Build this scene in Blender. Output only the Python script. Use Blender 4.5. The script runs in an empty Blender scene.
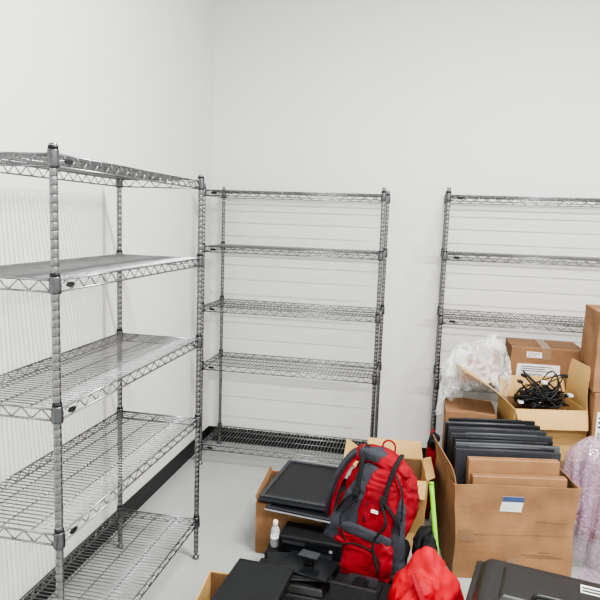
import bpy, math, random
import numpy as np
from mathutils import Vector, Matrix, noise
random.seed(7)
C=bpy.context.scene.collection
pi=math.pi
vs_=bpy.context.scene.view_settings
try:
    vs_.view_transform='AgX';vs_.look='AgX - Medium High Contrast'
except Exception: pass
# ---------------- materials ----------------
def mat(name,col,rough=.5,metal=0,bump=None,var=0,vscale=5,alpha=1,spec=.5,col2=None,coat=0,trans=0,avar=None):
    m=bpy.data.materials.new(name);m.use_nodes=True
    nt=m.node_tree;b=nt.nodes['Principled BSDF']
    b.inputs['Base Color'].default_value=(*col,1);b.inputs['Roughness'].default_value=rough
    b.inputs['Metallic'].default_value=metal;b.inputs['Alpha'].default_value=alpha
    b.inputs['Specular IOR Level'].default_value=spec
    b.inputs['Coat Weight'].default_value=coat
    b.inputs['Transmission Weight'].default_value=trans
    tc=nt.nodes.new('ShaderNodeTexCoord')
    if var or col2:
        n=nt.nodes.new('ShaderNodeTexNoise');n.inputs['Scale'].default_value=vscale;n.inputs['Detail'].default_value=5
        nt.links.new(tc.outputs['Object'],n.inputs['Vector'])
        r=nt.nodes.new('ShaderNodeValToRGB')
        c2=col2 if col2 else tuple(c*(1-var) for c in col)
        r.color_ramp.elements[0].color=(*c2,1);r.color_ramp.elements[1].color=(*col,1)
        r.color_ramp.elements[0].position=.35;r.color_ramp.elements[1].position=.65
        nt.links.new(n.outputs['Fac'],r.inputs['Fac']);nt.links.new(r.outputs['Color'],b.inputs['Base Color'])
    if bump:
        kind,sc,st,dist=bump
        if kind=='noise':
            t=nt.nodes.new('ShaderNodeTexNoise');t.inputs['Detail'].default_value=6;o='Fac'
        else:
            t=nt.nodes.new('ShaderNodeTexVoronoi');o='Distance'
        t.inputs['Scale'].default_value=sc
        nt.links.new(tc.outputs['Object'],t.inputs['Vector'])
        bp=nt.nodes.new('ShaderNodeBump');bp.inputs['Strength'].default_value=st;bp.inputs['Distance'].default_value=dist
        nt.links.new(t.outputs[o],bp.inputs['Height']);nt.links.new(bp.outputs['Normal'],b.inputs['Normal'])
    if avar:
        kind,sc,p0,p1,a0,a1=avar
        if kind=='noise':
            t=nt.nodes.new('ShaderNodeTexNoise');t.inputs['Detail'].default_value=3;t.inputs['Distortion'].default_value=1.5;o='Fac'
        else:
            t=nt.nodes.new('ShaderNodeTexVoronoi');o='Distance'
        t.inputs['Scale'].default_value=sc;nt.links.new(tc.outputs['Object'],t.inputs['Vector'])
        mr=nt.nodes.new('ShaderNodeMapRange')
        for k,v in zip(('From Min','From Max','To Min','To Max'),(p0,p1,a0,a1)): mr.inputs[k].default_value=v
        nt.links.new(t.outputs[o],mr.inputs['Value']);nt.links.new(mr.outputs['Result'],b.inputs['Alpha'])
    return m
WALL=mat('wall_paint',(.79,.788,.765),.75,bump=('noise',60,.08,.002),var=.015,vscale=1.5)
CEIL=mat('ceiling_paint',(.45,.45,.44),.9,var=.02)
FLOOR=mat('floor_vinyl',(.39,.41,.40),.35,var=.06,vscale=6,bump=('noise',30,.03,.002))
BASE=mat('rubber_baseboard',(.007,.007,.008),.5,var=.1)
CHROME=mat('chrome',(.27,.27,.28),.30,metal=1,var=.2,vscale=30)
GROOVE=mat('groove',(.13,.13,.135),.45,metal=.9,var=.1)
COLLAR=mat('collar_metal',(.15,.15,.16),.35,metal=1,var=.2,vscale=40)
BLK=mat('black_plastic',(.010,.010,.012),.50,spec=.35,bump=('noise',200,.1,.001),var=.2,vscale=20)
BLKS=mat('black_moulded_plastic',(.012,.012,.013),.40,spec=.5,bump=('noise',160,.15,.001),var=.2,vscale=20)
BLKG=mat('black_gloss',(.008,.009,.011),.25,spec=.4,var=.2)
SCR=mat('screen_matte',(.009,.010,.012),.45,spec=.3,var=.1)
DGR=mat('dark_grey_plastic',(.032,.034,.040),.5,spec=.4,var=.15,vscale=10)
MGR=mat('mid_grey_plastic',(.09,.095,.105),.5,var=.15,vscale=10)
SILV=mat('silver_plastic',(.5,.5,.52),.35,metal=.4,var=.05)
CARD=mat('cardboard',(.33,.172,.078),.85,bump=('noise',9,.4,.01),var=.30,vscale=6)
CARD2=mat('cardboard_dark',(.27,.138,.064),.85,bump=('noise',9,.35,.01),var=.22,vscale=6)
CARDY=mat('cardboard_yellow',(.57,.36,.135),.8,bump=('noise',12,.3,.006),var=.12,vscale=7)
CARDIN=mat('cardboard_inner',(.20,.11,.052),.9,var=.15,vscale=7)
TAPE=mat('packing_tape',(.28,.165,.088),.22,var=.1)
PAPER=mat('white_paper',(.8,.8,.79),.7,var=.03)
INK=mat('ink',(.03,.03,.035),.7,var=.1)
BLUE=mat('blue_print',(.05,.08,.19),.6,var=.1)
RED=mat('red_fabric',(.32,.004,.014),.8,spec=.3,bump=('noise',22,.5,.010),var=.45,vscale=12)
RED2=mat('red_nylon',(.50,.003,.014),.65,spec=.3,bump=('noise',30,.3,.005),var=.3,vscale=9)
GRYF=mat('grey_fabric',(.045,.047,.060),.85,spec=.3,bump=('noise',30,.5,.01),var=.25,vscale=20)
BLKF=mat('black_fabric',(.010,.010,.012),.8,spec=.3,bump=('noise',60,.3,.004),var=.2,vscale=20)
LIME=mat('lime_plastic',(.22,.62,.03),.4,var=.08)
CLEAR=mat('clear_film',(.96,.98,.99),.07,spec=1.0,bump=('noise',30,.3,.006),var=.02,avar=('noise',14,.42,.66,.12,.55))
BUB=mat('bubble_wrap_film',(.60,.42,.55),.09,spec=1.0,bump=('voronoi',55,.6,.005),var=.25,vscale=5,avar=('voronoi',55,.1,.6,.74,.40))
WHT=mat('white_plastic',(.8,.8,.8),.4,var=.03)
BOTL=mat('bottle_clear',(.72,.78,.82),.1,alpha=.40,var=.05)
# ---------------- mesh builder ----------------
class MB:
    def __init__(s): s.v=[];s.f=[];s.m=[];s.sm=[]
    def add(s,vs,fs,mi=0,smooth=False):
        o=len(s.v);s.v+= [tuple(v) for v in vs]
        for f in fs: s.f.append([o+i for i in f]);s.m.append(mi);s.sm.append(smooth)
    def box(s,x0,x1,y0,y1,z0,z1,mi=0,M=None):
        vs=[Vector((x,y,z)) for z in (z0,z1) for y in (y0,y1) for x in (x0,x1)]
        if M: vs=[M@v for v in vs]
        s.add(vs,[(0,2,3,1),(4,5,7,6),(0,1,5,4),(2,6,7,3),(0,4,6,2),(1,3,7,5)],mi)
    def frustum(s,x,y,z0,z1,ins,cx=0,cy=0,mi=0):
        vs=[(cx+a*x,cy+b*y,z0) for b in (-1,1) for a in (-1,1)]+[(cx+a*(x-ins),cy+b*(y-ins),z1) for b in (-1,1) for a in (-1,1)]
        s.add(vs,[(0,2,3,1),(4,5,7,6),(0,1,5,4),(2,6,7,3),(0,4,6,2),(1,3,7,5)],mi)
    def tube(s,pts,r,n=8,mi=0,closed=False,flat=1.0,rs=None):
        pts=[Vector(p) for p in pts];N=len(pts);vs=[];up=None
        for i,p in enumerate(pts):
            if closed: t=(pts[(i+1)%N]-pts[i-1])
            else: t=pts[min(i+1,N-1)]-pts[max(i-1,0)]
            t.normalize()
            if up is None:
                a=Vector((0,0,1)) if abs(t.z)<.9 else Vector((1,0,0))
                up=(a-t*a.dot(t)).normalized()
            else: up=(up-t*up.dot(t)).normalized()
            b=t.cross(up);rr=rs[i] if rs else r
            for k in range(n):
                an=2*pi*k/n;vs.append(p+b*(math.cos(an)*rr)+up*(math.sin(an)*rr*flat))
        fs=[]
        for i in range(N if closed else N-1):
            j=(i+1)%N
            for k in range(n):
                k2=(k+1)%n;fs.append((i*n+k,i*n+k2,j*n+k2,j*n+k))
        if not closed: fs+= [tuple(range(n))[::-1],tuple((N-1)*n+k for k in range(n))]
        s.add(vs,fs,mi,True)
    def lathe(s,prof,n=14,mi=0,mis=None,c=(0,0,0)):
        vs=[]
        for r,z in prof:
            for k in range(n): vs.append((c[0]+r*math.cos(2*pi*k/n),c[1]+r*math.sin(2*pi*k/n),c[2]+z))
        o=len(s.v);s.v+=vs
        for i in range(len(prof)-1):
            for k in range(n):
                k2=(k+1)%n;s.f.append([o+i*n+k,o+i*n+k2,o+(i+1)*n+k2,o+(i+1)*n+k]);s.m.append(mis[i] if mis else mi);s.sm.append(True)
        s.f.append([o+k for k in range(n)][::-1]);s.m.append(mi);s.sm.append(False)
        s.f.append([o+(len(prof)-1)*n+k for k in range(n)]);s.m.append(mi);s.sm.append(False)
    def mesh(s,name,mats):
        me=bpy.data.meshes.new(name);me.from_pydata(s.v,[],s.f)
        for m in mats: me.materials.append(m)
        me.polygons.foreach_set('material_index',s.m);me.polygons.foreach_set('use_smooth',s.sm);me.update()
        return me
def obj(name,me,parent=None,loc=(0,0,0),rot=(0,0,0),bev=0,seg=2,sub=0):
    o=bpy.data.objects.new(name,me);C.objects.link(o)
    if parent: o.parent=parent
    o.location=loc;o.rotation_euler=rot
    if bev:
        b=o.modifiers.new('bevel','BEVEL');b.width=bev;b.segments=seg;b.limit_method='ANGLE'
    if sub:
        b=o.modifiers.new('sub','SUBSURF');b.levels=sub;b.render_levels=sub
    return o
def tag(o,label,cat,group=None):
    o['label']=label;o['category']=cat
    if group:o['group']=group
    return o
def thing(name,label,cat,loc,rz=0,group=None,rot=None):
    return tag(obj(name,None,None,loc,rot or (0,0,rz)),label,cat,group)
def boxm(x0,x1,y0,y1,z0,z1,m,name='box'):
    b=MB();b.box(x0,x1,y0,y1,z0,z1);return b.mesh(name,[m])
def spline(P,n=6):
    P=[Vector(p) for p in P];out=[]
    for i in range(len(P)-1):
        p0=P[max(i-1,0)];p1=P[i];p2=P[i+1];p3=P[min(i+2,len(P)-1)]
        for k in range(n):
            t=k/n;out.append(.5*((2*p1)+(p2-p0)*t+(2*p0-5*p1+4*p2-p3)*t*t+(3*p1-p0-3*p2+p3)*t**3))
    out.append(P[-1]);return out
TX=[]
for k in range(2):
    t=bpy.data.textures.new('warp','CLOUDS');t.noise_scale=.20+.07*k;t.noise_depth=1;TX.append(t)
def warp(o,s=.03,lv=4):
    m=o.modifiers.new('sub','SUBSURF');m.subdivision_type='SIMPLE';m.levels=lv;m.render_levels=lv
    for k,d in enumerate('XY'):
        m=o.modifiers.new('warp','DISPLACE');m.texture=TX[k];m.texture_coords='GLOBAL';m.direction=d;m.strength=s;m.mid_level=.5
# ---- small position-based cloth solver ----
def drape(P,rest,colliders,steps=160,iters=14,damp=.97,fric=.6,g=-9.8,dt=.012,floor=.003):
    V=np.zeros_like(P);sl=np.s_
    n,m,_=P.shape;pr=[]
    for st in (0,1):
        for (a,b,L,k) in (((0,0),(0,1),1,1),((0,0),(1,0),1,1),((0,0),(1,1),2**.5,.5),((0,1),(1,0),2**.5,.5)):
            di,dj=abs(a[0]-b[0]),abs(a[1]-b[1]);ni,nj=n-di,m-dj
            i0=st if di else 0;j0=st if (dj and not di) else 0
            si=2 if di else 1;sj=2 if (dj and not di) else 1
            A_=(slice(a[0]+i0,a[0]+ni,si),slice(a[1]+j0,a[1]+nj,sj));B_=(slice(b[0]+i0,b[0]+ni,si),slice(b[1]+j0,b[1]+nj,sj))
            pr.append(((A_,B_),L*rest,k))
    bend=[((sl[0:n-2],sl[:]),(sl[2:n],sl[:])),((sl[:],sl[0:m-2]),(sl[:],sl[2:m]))]
    for s in range(steps):
        V[...,2]+=g*dt;V*=damp
        Q=P+V*dt
        for it in range(iters):
            for (A,B),L,k in pr:
                d=Q[B]-Q[A];l=np.sqrt((d**2).sum(-1,keepdims=True))+1e-9
                c=.5*k*(l-L)/l*d
                Q[A]+=c;Q[B]-=c
            for A,B in bend:
                d=Q[B]-Q[A];l=np.sqrt((d**2).sum(-1,keepdims=True))+1e-9
                mnl=rest*1.5
                c=np.where(l<mnl,.18*(l-mnl)/l,0)*d
                Q[A]+=c;Q[B]-=c
            hit=np.zeros((n,m),bool)
            for col in colliders:
                c=np.array(col[1],float);D=Q-c
                if col[0]=='ell':
                    r=np.array(col[2]);w=D/r;l=np.sqrt((w**2).sum(-1));ins=l<1
                    Q[ins]=c+(D/np.maximum(l,1e-6)[...,None])[ins];hit|=ins
                else:
                    h=np.array(col[2]);ca,sa=math.cos(col[3]),math.sin(col[3])
                    x=D[...,0]*ca+D[...,1]*sa;y=-D[...,0]*sa+D[...,1]*ca;L3=np.stack([x,y,D[...,2]],-1)
                    pen=h-np.abs(L3);ins=(pen>0).all(-1)
                    if ins.any():
                        p=pen.copy();p[...,2]*=.6
                        neg=(p[...,2]>0)&(L3[...,2]<0);p[...,2]=np.where(neg,9,p[...,2])
                        if len(col)>4: p[...,2]=9
                        ax=p.argmin(-1);L4=L3.copy()
                        for k3 in range(3):
                            mk_=ins&(ax==k3);L4[...,k3]=np.where(mk_,np.sign(L3[...,k3])*h[k3],L4[...,k3])
                        Q[...,0]=np.where(ins,c[0]+L4[...,0]*ca-L4[...,1]*sa,Q[...,0])
                        Q[...,1]=np.where(ins,c[1]+L4[...,0]*sa+L4[...,1]*ca,Q[...,1])
                        Q[...,2]=np.where(ins,c[2]+L4[...,2],Q[...,2]);hit|=ins
            fl=Q[...,2]<floor;Q[...,2]=np.where(fl,floor,Q[...,2]);hit|=fl
        V=(Q-P)/dt
        V[hit]*=(1-fric)
        sp=np.sqrt((V**2).sum(-1,keepdims=True));V*=np.minimum(1,3/np.maximum(sp,1e-6))
        P=Q
    return P
def cloth_grid(c,w,d,n,m,comp=1.0,seed=0,wob=.02,rz=0):
    rest=w/(n-1)
    I,J=np.meshgrid(np.arange(n),np.arange(m),indexing='ij')
    x=(I/(n-1)-.5)*w*comp;y=(J/(m-1)-.5)*(rest*(m-1))*comp
    z=np.zeros_like(x)
    for i in range(n):
        for j in range(m):
            z[i,j]=wob*(noise.noise(Vector((x[i,j]*14,y[i,j]*14,seed*3.3)))+.5*noise.noise(Vector((x[i,j]*33,y[i,j]*33,seed*5.1))))*2
    ca,sa=math.cos(rz),math.sin(rz)
    return np.stack([c[0]+x*ca-y*sa,c[1]+x*sa+y*ca,c[2]+z],-1),rest
def creases(P,amp,freq,seed,an=(1,1,1),outward=1,floor=.003,low=1.0):
    di=np.gradient(P,axis=0);dj=np.gradient(P,axis=1);N=np.cross(di,dj);N/=np.linalg.norm(N,axis=-1,keepdims=True)+1e-9
    n,m,_=P.shape;D=np.zeros((n,m));s=Vector((seed*1.3,seed*2.7,seed*.9))
    for i in range(n):
        for j in range(m):
            p=P[i,j];q=Vector((p[0]*an[0],p[1]*an[1],p[2]*an[2]))*freq+s
            q+=Vector((noise.noise(q*.5),noise.noise(q*.5+Vector((7,3,1))),noise.noise(q*.5+Vector((1,9,4)))))*1.2
            r=1-3.2*abs(noise.noise(q));r2=1-3.2*abs(noise.noise(q*2.1+Vector((5,5,5))));r3=noise.noise(q*.45)
            D[i,j]=max(r,-.6)*.7+max(r2,-.6)*.3+r3*low
    P=P+N*(D*amp*outward)[...,None]
    P[...,2]=np.maximum(P[...,2],floor);return P
def cloth_mesh(P,name,m,origin,mask=None):
    n,k,_=P.shape;b=MB();o=np.array(origin)
    vs=(P-o).reshape(-1,3)
    fs=[]
    for i in range(n-1):
        for j in range(k-1):
            if mask is None or mask(i/(n-1)-.5,j/(k-1)-.5): fs.append((i*k+j,(i+1)*k+j,(i+1)*k+j+1,i*k+j+1))
    b.add(vs.tolist(),fs,0,True)
    return b.mesh(name,[m])
# ---------------- room ----------------
W,Dp,H=5.6,7.0,3.7
def struct(name,x0,x1,y0,y1,z0,z1,m):
    cx,cy,cz=(x0+x1)/2,(y0+y1)/2,(z0+z1)/2
    o=obj(name,boxm(x0-cx,x1-cx,y0-cy,y1-cy,z0-cz,z1-cz,m,name),None,(cx,cy,cz));o['kind']='structure';return o
struct('floor',-.1,W+.1,-Dp-.1,.1,-.1,0,FLOOR)
struct('ceiling',-.1,W+.1,-Dp-.1,.1,H,H+.1,CEIL)
struct('wall_back',-.1,W+.1,0,.1,0,H,WALL)
struct('wall_left',-.1,0,-Dp,0,0,H,WALL)
struct('wall_right',W,W+.1,-Dp,0,0,H,WALL)
struct('wall_front',-.1,W+.1,-Dp-.1,-Dp,0,H,WALL)
struct('baseboard_back',.006,W,-.006,0,0,.11,BASE)
struct('baseboard_left',0,.006,-Dp,0,0,.11,BASE)
# ---------------- wire shelving ----------------
S,DD=1.17,.41
def post_mesh(h=1.89):
    b=MB();prof=[(.009,.0),(.016,.002),(.016,.014),(.007,.018),(.007,.03),(.0120,.032)];mis=[0,0,0,0,0]
    z=.045
    while z<h-.02:
        prof+=[(.0120,z-.0018),(.0116,z-.0012),(.0116,z+.0012),(.0120,z+.0018)];mis+=[0,1,1,1];z+=.0254
    prof+=[(.0122,h-.008),(.0118,h-.002),(.006,h)];mis+=[0,0,0]
    b.lathe(prof,12,mis=mis);return b.mesh('post',[CHROME,GROOVE])
def sleeve_mesh():
    b=MB();b.lathe([(.0130,-.026),(.0172,-.026),(.0182,-.02),(.0163,.02),(.0153,.024),(.0130,.024)],14,mis=[0]*5)
    b.lathe([(.0128,.024),(.0148,.024),(.0143,.034),(.0127,.034)],14,mi=1)
    return b.mesh('corner_sleeve',[COLLAR,BLK])
def shelf_mesh():
    b=MB();hx,hy=S/2,DD/2;g=.018;zt,zb=.012,-.022
    def truss(p,q):
        p=Vector(p);q=Vector(q);L=(q-p).length;n=max(2,round(L/.034))
        up=Vector((0,0,1));d=(q-p)/n
        b.tube([p+up*zt,q+up*zt],.0034,6);b.tube([p+up*zb,q+up*zb],.0034,6)
        pts=[]
        for i in range(n+1): pts.append(p+d*i+up*(zt-.001 if i%2 else zb+.001))
        for i in range(n): b.tube([pts[i],pts[i+1]],.0023,5)
    for s in (-1,1):
        truss((-hx+g,s*hy,0),(hx-g,s*hy,0));truss((s*hx,-hy+g,0),(s*hx,hy-g,0))
    n=50
    for i in range(1,n):
        x=-hx+S*i/n;b.tube([(x,-hy,zt+.003),(x,hy,zt+.003)],.0023,5)
    for k in range(3):
        y=-hy+DD*(k+1)/4;b.tube([(-hx,y,zt-.002),(hx,y,zt-.002)],.0026,6)
    return b.mesh('wire_deck',[CHROME])
def badge_mesh():
    b=MB();vs=[];N=20
    for s in (0,1):
        for k in range(N):
            a=2*pi*k/N;vs.append((.022*math.cos(a),-.003*s,.008*math.sin(a)))
    fs=[tuple(range(N)),tuple(range(N,2*N))[::-1]]+[(k,(k+1)%N+0,(k+1)%N+N,k+N) for k in range(N)]
    b.add(vs,fs);return b.mesh('badge',[BLK])
PM,SM,WM,BM=post_mesh(),sleeve_mesh(),shelf_mesh(),badge_mesh()
def unit(loc,rz,hs,label,dz=0):
    u=thing('wire_shelving_unit',label,'shelf',loc,rz,'chrome wire shelving units')
    for sx in (-1,1):
        for sy in (-1,1):
            o=obj('post',PM,u,(sx*S/2,sy*DD/2,0));o.scale.z=1+dz/1.89
    for h in hs:
        sh=obj('shelf',WM,u,(0,0,h))
        obj('badge',BM,sh,(-S/2+.07,-DD/2-.004,-.005))
        for sx in (-1,1):
            for sy in (-1,1): obj('corner_sleeve',SM,sh,(sx*S/2,sy*DD/2,0))
    return u
unit((.516-DD/2,-2.787+S/2,0),pi/2,[1.848,1.490,1.105,.712,.195],'empty five-tier chrome wire shelving unit along the side wall')
unit((.108+S/2,-.265,0),0,[1.858,1.490,1.092,.694,.13],'empty five-tier chrome wire shelving unit standing in the room corner',.025)
unit((1.668+S/2,-.265,0),0,[1.865,1.507,1.112,.70,.13],'chrome wire shelving unit behind the pile of boxes',.035)
# ---------------- cardboard boxes ----------------
def carton(name,label,loc,w,d,h,rz=0,flaps={},m=CARD,min_=CARDIN,open_=True,flm=None,group=None,t=.006,taper=0,ws=.022):
    u=thing(name,label,'box',loc,rz,group);b=MB();x,y=w/2,d/2
    if open_:
        b.box(-x,x,-y,-y+t,0,h);b.box(-x,x,y-t,y,0,h);b.box(-x,-x+t,-y+t,y-t,0,h);b.box(x-t,x,-y+t,y-t,0,h);b.box(-x+t,x-t,-y+t,y-t,0,t)
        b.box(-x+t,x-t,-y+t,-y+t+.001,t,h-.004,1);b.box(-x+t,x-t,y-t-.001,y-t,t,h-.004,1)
        if taper: b.v=[(vx*(1-taper*(1-vz/h)),vy,vz) for vx,vy,vz in b.v]
        warp(obj('body',b.mesh('body',[m,min_]),u),ws)
    else:
        b.box(-x,x,-y,y,0,h);warp(obj('body',b.mesh('body',[m]),u,bev=.004),ws)
        tb=MB();tb.box(-.027,.027,-y-.001,y+.001,h-.0002,h+.0012);tb.box(-.027,.027,-y-.0017,-y+.0002,h-.07,h+.001)
        warp(obj('packing_tape',tb.mesh('packing_tape',[TAPE]),u),ws)
    for sd,(ang,L) in flaps.items():
        fb=MB();a=math.radians(ang);hw=(w if sd in 'fb' else d)/2-.004
        N=6;vs=[]
        for i in range(N+1):
            s=i/N*L;aa=a-.18*(i/N)
            o=s*math.cos(aa);z=s*math.sin(aa)
            ins=.012*(i/N)
            for (e,off) in ((-1,0),(1,0),(1,.004),(-1,.004)):
                vs.append((e*(hw-ins),-o+off*math.sin(aa),z+off*math.cos(aa)))
        fs=[]
        for i in range(N):
            for k in range(4):
                k2=(k+1)%4;fs.append((i*4+k,i*4+k2,(i+1)*4+k2,(i+1)*4+k))
        fs+=[(3,2,1,0),tuple(N*4+k for k in range(4))]
        fb.add(vs,fs)
        pos={'f':((0,-y,h),0),'b':((0,y,h),pi),'l':((-x,0,h),-pi/2),'r':((x,0,h),pi/2)}[sd]
        obj('flap',fb.mesh('flap',[flm or m]),u,pos[0],(0,0,pos[1]))
    return u
def label_on(u,x0,x1,y,z0,z1,blue=False,bars=True,ws=.022):
    y-=.0008
    b=MB();b.box(x0,x1,y-.0012,y,z0,z1,0)
    w=x1-x0;h=z1-z0
    if blue: b.box(x0,x1,y-.0018,y-.0012,z0+h*.66,z1,2)
    if bars:
        x=x0+w*.08
        while x<x0+w*.6:
            ww=random.choice([.0015,.003,.004]);b.box(x,x+ww,y-.0018,y-.0012,z0+h*.12,z0+h*.42,1);x+=ww+random.choice([.0025,.004])
        if not blue:
            for k in range(3): b.box(x0+w*.08,x0+w*random.uniform(.5,.92),y-.0018,y-.0012,z0+h*(.55+.13*k),z0+h*(.60+.13*k),1)
    o=obj('shipping_label',b.mesh('shipping_label',[PAPER,INK,BLUE]),u);warp(o,ws,2);return o
A=math.radians(11)
def mb(lx,ly,z=0):
    return (1.758+lx*math.cos(A)-ly*math.sin(A),-1.475+lx*math.sin(A)+ly*math.cos(A),z)
mw,md,mh=.59,.47,.48
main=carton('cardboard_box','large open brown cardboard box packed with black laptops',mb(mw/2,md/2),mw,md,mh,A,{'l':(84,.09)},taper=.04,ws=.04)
label_on(main,-.065,.035,-md/2,.350,.428,blue=True,bars=False,ws=.04)
mk=MB()
for x0,x1,z in ((.04,.2,.135),(.06,.24,.125),(.12,.17,.15)): mk.box(x0,x1,-md/2-.0015,-md/2,z,z+.004)
warp(obj('scuff_mark',mk.mesh('scuff_mark',[CARDIN]),main),.04)
mk=MB();mk.box(.10,.26,-md/2-.0015,-md/2,.30,.303);warp(obj('crease',mk.mesh('crease',[CARDIN]),main),.04)
mk=MB();mk.box(-.27,-.20,-md/2-.0015,-md/2,.20,.26);warp(obj('packing_tape',mk.mesh('packing_tape',[TAPE]),main),.04)
mk=MB();mk.box(-.03,.03,-md/2-.0015,-md/2,0.0,.12);warp(obj('packing_tape',mk.mesh('packing_tape',[TAPE]),main),.04)
mk=MB();mk.box(-.275,.275,-md/2-.0013,-md/2,.235,.238);warp(obj('crease',mk.mesh('crease',[CARD2]),main),.04)
def laptop_up(i,ly,w,top,m,x0,th,tilt):
    u=thing('laptop','closed black laptop standing upright in the cardboard box','laptop',mb(x0+w/2,ly,.014),0,'laptops packed in the box',rot=(math.radians(-1.2),math.radians(tilt),A))
    h=top-.014
    b=MB();b.box(-w/2,w/2,-th/2,-.001,0,h);obj('base',b.mesh('base',[m]),u,bev=.003)
    b=MB();b.box(-w/2,w/2,.001,th/2,0,h-.002);obj('lid',b.mesh('lid',[[DGR,BLK,BLK,MGR,BLK][i%5]]),u,bev=.003)
    b=MB();b.tube([(-w*.35,0,h-.001),(w*.35,0,h-.001)],.0040,8);obj('hinge',b.mesh('hinge',[MGR if i%4==1 else DGR]),u)
Ws=[.52,.50,.525,.47,.51,.52,.46,.51,.48,.50,.49,.46]
Ts=[.60,.605,.615,.620,.628,.638,.632,.650,.645,.660,.656,.670]
Tl=[.6,-.1,.7,.2,.8,.1,.6,.3,.8,.1,.6,.2]
Th=[.0235,.0225,.0235,.022,.0235,.0225,.023,.0235,.022,.0235,.0225,.023]
for i in range(12): laptop_up(i,.143+i*.0245,Ws[i],Ts[i],[DGR,BLK,MGR,BLK,BLK,DGR,BLK,DGR,BLK,BLK,MGR,BLK][i],.022+.004*(i%3)+(.02 if Ws[i]<.48 else 0),Th[i],Tl[i])
for k,(ly,x0,w,top) in enumerate([(.040,.085,.45,.515),(.090,.075,.44,.58)]):
    u=thing('cardboard_mailer','flat brown cardboard mailer standing in the box','box',mb(x0+w/2,ly,.014),A,'cardboard mailers in the box')
    b=MB();b.box(-w/2,w/2,-.021,.021,0,top-.014);obj('body',b.mesh('body',[CARD]),u,bev=.003)
    b=MB();b.box(-w/2-.0008,w/2+.0008,-.003,.003,top-.0145,top-.0125);obj('closure_seam',b.mesh('seam',[CARDIN]),u)
# stack behind
carton('cardboard_box','tall closed brown box beneath the clear plastic bag',(1.86,-.67,0),.28,.31,.64,0,open_=False,m=CARD2)
carton('cardboard_box','closed brown box supporting the box of cables',(2.25,-.69,0),.36,.28,.41,math.radians(8),open_=False,m=CARD2)
cbl=Vector((2.255,-.695,.412));ca=math.radians(12)
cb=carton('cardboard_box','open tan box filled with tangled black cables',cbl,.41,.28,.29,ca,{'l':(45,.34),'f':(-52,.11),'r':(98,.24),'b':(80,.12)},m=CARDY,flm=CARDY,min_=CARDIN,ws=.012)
for k,(z,h,m,w) in enumerate([(0,.42,CARD2,.42),(.423,.40,CARD,.40),(.826,.44,CARD,.41)]):
    u=carton('cardboard_box',['closed brown box on the floor under two others','closed brown box with a white shipping label','closed brown box topping the stack'][k],(2.505+w/2-.010*k,-.70+.01*k,z),w,.34,h,0,open_=False,m=m)
    if k==1: label_on(u,-w/2+.018,-w/2+.15,-.17,.10,.30)
    if k==2: label_on(u,-w/2+.035,-w/2+.14,-.17,.04,.13)
bx=carton('cardboard_box','closed brown box with white label on the wire shelf',(2.315,-.275,.720),.42,.32,.25,0,open_=False,m=CARD2)
label_on(bx,-.17,.08,-.16,.05,.15);label_on(bx,-.12,-.03,-.16,.19,.225)
carton('cardboard_box','small closed brown box behind the plastic bag',(1.93,-.275,.718),.26,.30,.17,0,open_=False,m=CARD)
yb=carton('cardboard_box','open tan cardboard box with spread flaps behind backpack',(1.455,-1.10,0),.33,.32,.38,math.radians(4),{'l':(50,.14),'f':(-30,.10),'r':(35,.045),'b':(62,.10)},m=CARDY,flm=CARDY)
lb=carton('cardboard_box','open brown cardboard box holding flat monitors',(.975,-1.265,0),.40,.42,.27,math.radians(3),{'l':(80,.03)},m=CARD)
carton('cardboard_box','low brown cardboard box under a black monitor',(.86,-2.18,0),.28,.50,.15,math.radians(4),{},m=CARDY,flm=CARDY)
# ---------------- electronics ----------------
def monitor(loc,rot,w,h,t,label,rim=SILV,stand=False,frame=DGR,lip=.006,e=.018):
    u=thing('computer_monitor',label,'monitor',loc,0,'flat computer monitors',rot=rot)
    b=MB();b.box(-w/2,w/2,-h/2,h/2,0,t);obj('housing',b.mesh('housing',[BLK]),u,bev=.006,seg=3)
    b=MB()
    if not stand:
        b.box(-w/2,w/2,-h/2,-h/2+e,t,t+lip);b.box(-w/2,w/2,h/2-e,h/2,t,t+lip);b.box(-w/2,-w/2+e,-h/2+e,h/2-e,t,t+lip);b.box(w/2-e,w/2,-h/2+e,h/2-e,t,t+lip)
        obj('bezel',b.mesh('bezel',[frame]),u,bev=.001)
        b=MB();b.box(-w/2+e,w/2-e,-h/2+e,h/2-e,t-.001,t+.001);obj('screen',b.mesh('screen',[SCR]),u)
    else:
        b.box(-w*.34,w*.34,-h*.34,h*.36,t-.001,t+.024);obj('rear_cover',b.mesh('rear_cover',[BLK]),u,bev=.009,seg=3)
        b=MB();b.box(-.032,.032,-.04,.04,t+.022,t+.040);b.box(-.022,.022,-h*.5,.03,t+.037,t+.054);obj('stand_arm',b.mesh('stand_arm',[BLKG]),u,bev=.005)
        b=MB();b.box(-.10,.10,-h*.5-.014,-h*.5+.0,t-.0,t+.10);obj('stand_base',b.mesh('stand_base',[BLK]),u,bev=.004)
        b=MB()
        for k in range(9): b.box(-w*.25,w*.25,h*.10+k*.008,h*.10+k*.008+.003,t+.0235,t+.0252)
        obj('vent',b.mesh('vent',[DGR]),u)
    b=MB();b.box(-w/2-.002,w/2+.002,-h/2-.002,-h/2+.001,t*.35,t*.75);obj('trim_strip',b.mesh('trim',[rim]),u)
    return u
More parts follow.
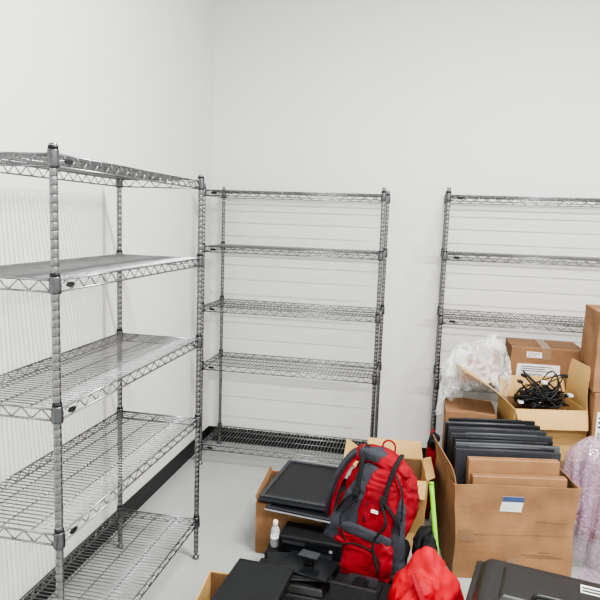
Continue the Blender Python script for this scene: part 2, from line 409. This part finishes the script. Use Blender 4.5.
def laptop_flat(loc,rot,w,d,label,lidm=BLK):
    u=thing('laptop',label,'laptop',loc,0,'closed laptops on the pile',rot=rot)
    b=MB();b.box(-w/2,w/2,-d/2,d/2,0,.013);obj('base',b.mesh('base',[DGR]),u,bev=.004)
    b=MB();b.box(-w/2,w/2,-d/2,d/2-.008,.014,.022);obj('lid',b.mesh('lid',[lidm]),u,bev=.003)
    b=MB();b.tube([(-w*.38,d/2-.004,.015),(w*.38,d/2-.004,.015)],.005,8);obj('hinge',b.mesh('hinge',[DGR]),u)
def desktop(loc,rz,w,d,h,label):
    u=thing('desktop_computer',label,'computer',loc,rz,'black desktop computers')
    b=MB();b.box(-w/2,w/2,-d/2,d/2,0,h);obj('case_shell',b.mesh('case_shell',[BLK]),u,bev=.006,seg=3)
    b=MB();b.box(-w/2+.01,w/2-.01,-d/2-.002,-d/2+.001,h*.12,h*.88);obj('front_bezel',b.mesh('front_bezel',[BLKG]),u,bev=.001)
    b=MB();b.box(-w/2+.02,-w/2+.13,-d/2-.004,-d/2-.001,h*.6,h*.78);obj('drive_slot',b.mesh('drive_slot',[DGR]),u)
    b=MB();b.box(w/2-.06,w/2-.045,-d/2-.004,-d/2-.001,h*.45,h*.6);obj('power_button',b.mesh('power_button',[SILV]),u)
monitor((1.0,-1.28,.290),(0,0,math.radians(-5)),.345,.50,.028,'black flat monitor lying face up on cardboard box',frame=DGR,rim=DGR,e=.022)
monitor((1.055,-1.335,.266),(0,0,math.radians(-9)),.335,.50,.018,'grey-edged flat monitor beneath another monitor',lip=.004)
monitor((.925,-2.13,.153),(0,0,math.radians(-4)),.255,.52,.028,'black flat monitor lying on a low cardboard box',lip=.0022,e=.012,frame=BLK,rim=MGR)
desktop((1.07,-1.60,0),math.radians(-2),.37,.17,.12,'black desktop computer lying flat on the floor')
desktop((1.105,-1.595,.122),math.radians(-4),.31,.15,.085,'slim black desktop computer stacked on another')
pr=thing('printer','low wide black moulded printer with raised lid','printer',(1.04,-1.815,0),math.radians(-4))
b=MB();b.box(-.19,.19,-.11,.11,0,.085);obj('body',b.mesh('body',[BLK]),pr,bev=.016,seg=4)
b=MB();b.frustum(.180,.100,.086,.118,.014);obj('lid',b.mesh('lid',[BLKS]),pr,bev=.008,seg=3)
b=MB();b.frustum(.10,.065,.116,.126,.008,cx=-.04);obj('lid_panel',b.mesh('lid_panel',[BLKG]),pr,bev=.002)
b=MB();b.box(-.13,.13,-.1125,-.108,.02,.045);obj('paper_slot',b.mesh('slot',[BLKG]),pr)
b=MB();b.box(-.17,-.05,-.112,-.108,.055,.070);obj('control_panel',b.mesh('control_panel',[MGR]),pr,bev=.002)
laptop_flat((1.075,-1.79,.129),(0,0,math.radians(9)),.30,.20,'thin black laptop askew on the printer lid',SCR)
u=thing('monitor_stand','black flat monitor stand with neck lying on laptop','stand',(1.12,-1.80,.153),math.radians(-12))
b=MB();b.box(-.12,.12,-.085,.085,0,.009);obj('base_plate',b.mesh('base_plate',[BLKG]),u,bev=.004,seg=3)
b=MB();b.box(-.022,.022,-.008,.02,.008,.050);obj('neck',b.mesh('neck',[BLK]),u,bev=.006,seg=3)
b=MB();b.box(-.045,.045,-.02,.035,.049,.057);obj('mounting_plate',b.mesh('mounting_plate',[DGR]),u,bev=.003)
monitor((1.36,-1.87,.0),(0,0,math.radians(-4)),.25,.24,.075,'black monitor lying flat under another on the floor',rim=SILV)
monitor((1.36,-1.875,.083),(0,0,math.radians(-8)),.26,.23,.030,'black monitor lying face down with stand arm upward',rim=DGR,stand=True)
bt=thing('sanitizer_bottle','small clear bottle with white cap on a computer','bottle',(.918,-1.61,.1225),0)
b=MB();b.lathe([(.020,0),(.022,.004),(.022,.080),(.016,.097),(.009,.103),(.009,.110)],16);obj('body',b.mesh('body',[BOTL]),bt)
b=MB();b.lathe([(.011,.107),(.012,.109),(.012,.126),(.009,.130)],16);obj('cap',b.mesh('cap',[WHT]),bt)
b=MB();b.lathe([(.0223,.035),(.0223,.055)],16);obj('label_band',b.mesh('label_band',[WHT]),bt)
# ---------------- soft shapes ----------------
def blob(rad,amp,freq,seed,nu=72,nv=48,p=1.0,flatz=None,fn=None,an=(1,1,1),wr=0,wf=16):
    b=MB();vs=[];sx=Vector((seed*3.1,seed*1.7,seed))
    def se(c): return math.copysign(abs(c)**p,c)
    for j in range(nv+1):
        th=-pi/2+pi*j/nv
        for i in range(nu):
            ph=2*pi*i/nu
            v=Vector((rad[0]*se(math.cos(th))*se(math.cos(ph)),rad[1]*se(math.cos(th))*se(math.sin(ph)),rad[2]*se(math.sin(th))))
            q=Vector((v.x/rad[0],v.y/rad[1],v.z/rad[2]))
            w=Vector((v.x*an[0],v.y*an[1],v.z*an[2]))*freq+sx
            w+=Vector((noise.noise(w*.6),noise.noise(w*.6+Vector((9,0,0))),0))*.8
            n=noise.noise(w)+.4*noise.noise(w*2.1)
            d=amp*n
            if wr:
                w=Vector((v.x,v.y,v.z*1.6))*wf+sx;w+=Vector((noise.noise(w*.5),noise.noise(w*.5+Vector((4,1,0))),noise.noise(w*.5+Vector((0,7,0)))))*1.3
                d+=wr*(1-3*abs(noise.noise(w)))
            v+=q.normalized()*d
            if fn: v=fn(v)
            if flatz is not None and v.z<flatz: v.z=flatz+(v.z-flatz)*.02
            vs.append(v)
    fs=[]
    for j in range(nv):
        for i in range(nu):
            i2=(i+1)%nu;fs.append((j*nu+i,j*nu+i2,(j+1)*nu+i2,(j+1)*nu+i))
    b.add(vs,fs,0,True);return b
def roundmask(x,y): return (x*x+y*y)<.25
# clear plastic bag
o=(1.86,-.67,.645)
pb=thing('plastic_bag','crumpled clear plastic bag draped over a cardboard box','bag',o)
P,rest=cloth_grid((1.90,-.64,1.06),.58,.34,70,42,.8,3,.03,rz=.12)
P=drape(P,rest,[('box',(1.86,-.67,.33),(.15,.165,.345),0),('ell',(1.80,-.64,.82),(.09,.07,.17)),('ell',(1.96,-.63,.86),(.11,.07,.185)),('ell',(1.88,-.64,.78),(.14,.08,.14))],steps=110)
P=creases(P,.018,8,3,(1.3,1,.5))
obj('film',cloth_mesh(P,'film',CLEAR,o),pb,sub=1)
P,rest=cloth_grid((1.84,-.65,1.10),.52,.32,62,40,.8,9,.035,rz=-.25)
P=drape(P,rest,[('box',(1.86,-.67,.33),(.158,.173,.352),0),('ell',(1.80,-.65,.83),(.10,.08,.18)),('ell',(1.96,-.64,.87),(.12,.08,.19))],steps=110)
P=creases(P,.020,9,8,(1.3,1,.5))
obj('outer_film',cloth_mesh(P,'film',CLEAR,o),pb,sub=1)
# bubble wrap
o=(2.60,-1.2,0)
bw=thing('bubble_wrap','mauve translucent bubble wrap sheet draped beside the large box','packaging',o)
mc=mb(mw/2,md/2,.24)
P,rest=cloth_grid((2.52,-1.18,.88),.95,.95,90,90,.8,5,.05,rz=.5)
P=drape(P,rest,[('ell',(2.60,-1.14,.22),(.15,.20,.44)),('ell',(2.44,-1.08,.44),(.12,.12,.19)),('ell',(2.62,-1.32,.15),(.10,.10,.33)),('box',mc,(mw/2+.012,md/2+.012,.252),A)],steps=150)
P=creases(P,.030,6.5,5,(1.5,1.5,.25),low=.6)
obj('sheet',cloth_mesh(P,'sheet',BUB,o),bw,sub=1)
# red bag
o=(1.62,-1.95,0)
rb=thing('red_bag','bright red nylon bag crumpled in folds on floor','bag',o)
P,rest=cloth_grid((1.63,-1.93,.50),.74,.74,106,106,.8,11,.045,rz=.4)
P=drape(P,rest,[('ell',(1.635,-1.90,.10),(.10,.085,.255)),('ell',(1.56,-1.93,.08),(.07,.09,.19)),('ell',(1.715,-1.93,.08),(.075,.09,.20)),('ell',(1.61,-2.02,.08),(.10,.08,.19)),
  ('box',(2.11,-2.13,.17),(.335,.235,.18),math.radians(-12)),('box',(1.33,-1.87,.3),(.165,.20,.4),0,1),('box',(1.5,-1.62,.3),(.25,.13,.4),0,1)],steps=150)
P=creases(P,.019,10,11,(1.2,1.2,.5),low=.6)
obj('cloth',cloth_mesh(P,'cloth',RED2,o,roundmask),rb,sub=1)
b=MB();b.tube(spline([(-.04,-.08,.32),(.0,-.14,.26),(.06,-.17,.18),(.10,-.19,.05)]),.013,8,flat=.3);obj('strap',b.mesh('strap',[RED]),rb)
bd=thing('duffel_bag','small soft black duffel bag squeezed beside the backpack','bag',(1.632,-1.575,.14))
obj('body',blob((.055,.105,.145),.02,9,4,60,44,p=.7,flatz=-.138,wr=.006).mesh('body',[BLKF]),bd)
b=MB();b.tube(spline([(-.02,-.09,.10),(-.01,-.12,.17),(.02,-.08,.19),(.02,-.02,.14)]),.009,8,flat=.4);obj('handle',b.mesh('handle',[BLKF]),bd)
# ---------------- black case ----------------
cs=thing('equipment_case','large black moulded plastic bin with rimmed lid and handle','case',(2.11,-2.13,0),math.radians(-12))
b=MB();b.frustum(.265,.175,0,.14,-.017);b.frustum(.282,.192,.14,.30,-.010);obj('body',b.mesh('body',[BLKS]),cs,bev=.012,seg=3)
b=MB()
for x in (-.20,-.07,.07,.20): b.box(x-.012,x+.012,-.215,-.185,.05,.29)
obj('side_rib',b.mesh('side_rib',[BLKS]),cs,bev=.005)
b=MB();b.box(-.325,.325,-.228,.228,.290,.318);obj('rim',b.mesh('rim',[BLKS]),cs,bev=.012,seg=4)
b=MB();b.frustum(.310,.212,.314,.372,.040);obj('lid',b.mesh('lid',[BLKS]),cs,bev=.022,seg=6)
b=MB();b.frustum(.215,.125,.366,.388,.020);obj('lid_panel',b.mesh('lid_panel',[BLKS]),cs,bev=.008,seg=4)
b=MB();b.tube(spline([(-.09,-.10,.386),(-.085,-.10,.405),(-.06,-.10,.412),(.06,-.10,.412),(.085,-.10,.405),(.09,-.10,.386)]),.009,10);obj('handle',b.mesh('handle',[BLKS]),cs)
for x in (-.17,.17):
    b=MB();b.box(x-.035,x+.035,-.243,-.223,.22,.335);obj('latch',b.mesh('latch',[DGR]),cs,bev=.006)
b=MB();b.box(.065,.185,.035,.09,.3878,.3892,0);b.box(.07,.18,.043,.056,.3892,.3896,1);b.box(.07,.15,.064,.076,.3892,.3896,1);obj('label_sticker',b.mesh('label_sticker',[PAPER,INK]),cs)
# ---------------- lime handle, cloth bundle ----------------
lm=thing('lime_handle','lime green plastic handle leaning against the large box','tool',(0,0,0))
b=MB();P0=Vector((1.712,-1.70,.0));P1=Vector((1.646,-1.47,.46))
b.tube([P0.lerp(P1,i/12) for i in range(13)],.012,10);obj('shaft',b.mesh('shaft',[LIME]),lm)
b=MB();b.tube([P1,P1+(P1-P0).normalized()*.015],.013,10);obj('end_cap',b.mesh('end_cap',[LIME]),lm)
um=thing('fabric_bundle','narrow rolled bundle of red and black fabric between boxes','cloth',(1.65,-.87,.27))
obj('red_roll',blob((.028,.045,.27),.018,14,4,40,60,p=.9,flatz=-.268,an=(1,1,.4)).mesh('red_roll',[RED]),um)
obj('black_top',blob((.03,.04,.05),.02,18,6,30,30).mesh('black_top',[BLKF]),um,(.01,-.03,.22))
# ---------------- cables ----------------
for k in range(14):
    cp=[];tall=k in (1,3,6,8,11)
    a=random.uniform(0,6)
    for i in range(8):
        a+=random.uniform(1.0,2.3)*(1 if k%2 else -1);rr=random.uniform(.4,1)
        cp.append((.180*rr*math.cos(a),.118*rr*math.sin(a),random.uniform(-.03,.06)+(random.uniform(.07,.15) if tall and i%3==1 else 0)))
    pts=spline(cp,12)
    u=thing('cable',['coiled black power cable heaped in the open box','looped thin black cable heaped in the open box'][k%2],'cable',cbl+Vector((0,0,.30)),ca,'black cables in the box')
    b=MB();b.tube(pts,.0038 if k%2 else .0052,7);obj('cord',b.mesh('cord',[BLK]),u)
    b=MB();e=pts[-1];b.box(e.x-.012,e.x+.012,e.y-.018,e.y+.018,e.z-.008,e.z+.008);obj('plug',b.mesh('plug',[BLK if k%4 else WHT]),u,bev=.003)
# ---------------- backpack ----------------
bp=thing('backpack','red and dark grey hiking backpack slouching on the pile','backpack',(1.35,-1.58,0.005),0,rot=(math.radians(-9),math.radians(5),math.radians(-17)))
bp.scale=(.95,.80,1.01)
def bodyf(v):
    t=max(0,(v.z+.02)/.33)
    v.x*=1-.15*t**2; v.y*=1-.40*t**1.5
    if v.z<-.05: v.x*=1+.25*(-v.z-.05)
    v.x+=.02*math.sin(v.z*8)
    return v
def lean(k): return lambda v:Vector((v.x*(1-k*max(0,v.z/.25)),v.y+.30*max(0,v.z)**1.6,v.z))
obj('body',blob((.180,.105,.29),.024,6,2,130,110,p=.52,fn=bodyf,wr=.009,wf=15).mesh('body',[RED]),bp,(0,0,.300))
obj('grey_panel',blob((.078,.05,.25),.012,8,3,70,90,p=.5,fn=lambda v:Vector((v.x+.05*(v.z/.25)+.02*math.sin(v.z*9),v.y+.28*max(0,v.z)**1.6,v.z)),wr=.006,wf=18).mesh('grey_panel',[GRYF]),bp,(-.088,-.085,.315))
obj('grey_panel',blob((.045,.05,.20),.010,9,5,50,70,p=.55,fn=lambda v:Vector((v.x-.04*(v.z/.25),v.y+.25*max(0,v.z)**1.6,v.z)),wr=.005,wf=20).mesh('grey_panel',[GRYF]),bp,(.143,-.075,.25))
obj('front_panel',blob((.088,.040,.20),.014,9,4,80,90,p=.45,fn=lean(.1),wr=.008,wf=18).mesh('front_panel',[RED]),bp,(.045,-.108,.345))
obj('front_pocket',blob((.155,.042,.110),.018,9,6,90,70,p=.45,wr=.009,wf=16).mesh('front_pocket',[RED]),bp,(.005,-.124,.140))
obj('pocket_trim',blob((.135,.024,.026),.008,12,9,48,24,p=.6).mesh('pocket_trim',[GRYF]),bp,(.008,-.144,.252))
obj('top_lid',blob((.150,.088,.042),.018,8,7,80,50,p=.6,wr=.009,wf=16,fn=lambda v:Vector((v.x,v.y,v.z-1.0*v.x*v.x-.15*v.x))).mesh('top_lid',[RED]),bp,(.0,-.005,.572))
obj('lid_panel',blob((.075,.085,.032),.010,12,8,40,30,p=.6).mesh('lid_panel',[GRYF]),bp,(-.055,-.022,.588))
for s in (-1,1):
    obj('side_pocket',blob((.035,.08,.11),.012,14,9+s,40,30,p=.7).mesh('side_pocket',[BLKF]),bp,(s*.17,-.01,.14))
    b=MB();b.tube(spline([(s*.18,-.05,.12),(s*.185,-.09,.24),(s*.15,-.136,.34),(s*.10,-.162,.40),(s*.06,-.168,.42)]),.013,8,flat=.35);obj('compression_strap',b.mesh('cs',[BLKF]),bp)
    b=MB();b.tube(spline([(s*.09,-.04,.628),(s*.085,-.118,.585),(s*.075,-.148,.50),(s*.07,-.166,.38)]),.012,8,flat=.35);obj('lid_strap',b.mesh('ls',[BLKF]),bp)
    b=MB();b.box(s*.072-.018,s*.072+.018,-.180,-.156,.41,.447);obj('buckle',b.mesh('buckle',[BLK]),bp,bev=.004)
for k,(dx,dy,m) in enumerate(((-.03,-.01,GRYF),(.01,-.05,RED),(-.005,-.065,BLKF))):
    wd=(.032,.020,.010)[k]
    b=MB();P=[(-.07+dx,.05,.59),(-.14+dx,.01+dy,.57),(-.195+dx,-.03+dy,.45),(-.215+dx,-.05+dy,.30),(-.20+dx,-.05+dy,.17),(-.15+dx,-.03+dy,.06)]
    b.tube(spline(P),wd,10,flat=.3);obj('shoulder_strap',b.mesh('ss',[m]),bp)
for P in ([(.06,-.172,.42),(.11,-.205,.34),(.07,-.21,.24),(.12,-.205,.12)],[(-.06,-.165,.40),(-.12,-.195,.30),(-.07,-.20,.20)],[(.09,-.13,.56),(.15,-.15,.48),(.17,-.15,.36)]):
    b=MB();b.tube(spline(P),.0085,6,flat=.4);obj('loose_strap',b.mesh('loose_strap',[BLKF]),bp)
b=MB();b.tube(spline([(-.035,.02,.60),(-.03,.02,.648),(0,.02,.665),(.03,.02,.648),(.035,.02,.60)]),.008,8,flat=.6);obj('grab_handle',b.mesh('gh',[RED]),bp)
def arc(cx,cy,cz,rx,rz,a0,a1,n=24,dy=.012):
    return [Vector((cx+rx*math.cos(a0+(a1-a0)*i/n),cy+dy*math.sin(pi*i/n),cz+rz*math.sin(a0+(a1-a0)*i/n))) for i in range(n+1)]
b=MB();b.tube(arc(.045,-.155,.36,.060,.12,-.5,pi+.5,dy=.025),.004,6);obj('zipper',b.mesh('zip',[BLKF]),bp)
b=MB();b.tube(arc(.005,-.174,.14,.11,.060,-.1,pi+.1,dy=-.004),.004,6);obj('pocket_zipper',b.mesh('zip2',[BLKF]),bp)
b=MB();b.box(.02,.055,-.172,-.158,.36,.372);obj('logo_patch',b.mesh('logo',[PAPER]),bp)
# ---------------- lights ----------------
def area(loc,sx,sy,e,rot=(0,0,0),col=(1,.992,.972)):
    l=bpy.data.lights.new('tube_light','AREA');l.shape='RECTANGLE';l.size=sx;l.size_y=sy;l.energy=e;l.color=col
    o=bpy.data.objects.new('tube_light',l);C.objects.link(o);o.location=loc;o.rotation_euler=rot
area((2.1,-2.5,3.62),1.2,.045,196)
area((4.2,-2.9,3.62),1.2,.15,70)
area((1.9,-5.4,3.62),1.2,.25,92)
area((4.2,-5.4,3.62),1.2,.25,80)
w=bpy.data.worlds.new('world');bpy.context.scene.world=w;w.use_nodes=True
w.node_tree.nodes['Background'].inputs[0].default_value=(.8,.85,.9,1);w.node_tree.nodes['Background'].inputs[1].default_value=.3
# ---------------- camera ----------------
yaw,pit,rol,f=.1973,.1282,.0344,624.44
cam=bpy.data.cameras.new('camera');co=bpy.data.objects.new('camera',cam);C.objects.link(co)
F=Vector((-math.sin(yaw)*math.cos(pit),math.cos(yaw)*math.cos(pit),-math.sin(pit)))
r=Vector((math.cos(yaw),math.sin(yaw),0));u=r.cross(F)
r2=r*math.cos(rol)+u*math.sin(rol);u2=-r*math.sin(rol)+u*math.cos(rol)
M=Matrix((r2,u2,-F)).transposed().to_4x4();M.translation=Vector((1.5588,-4.4007,1.7004))
co.matrix_world=M
cam.sensor_width=36;cam.sensor_fit='HORIZONTAL';cam.lens=36*f/600;cam.clip_start=.05
bpy.context.scene.camera=co
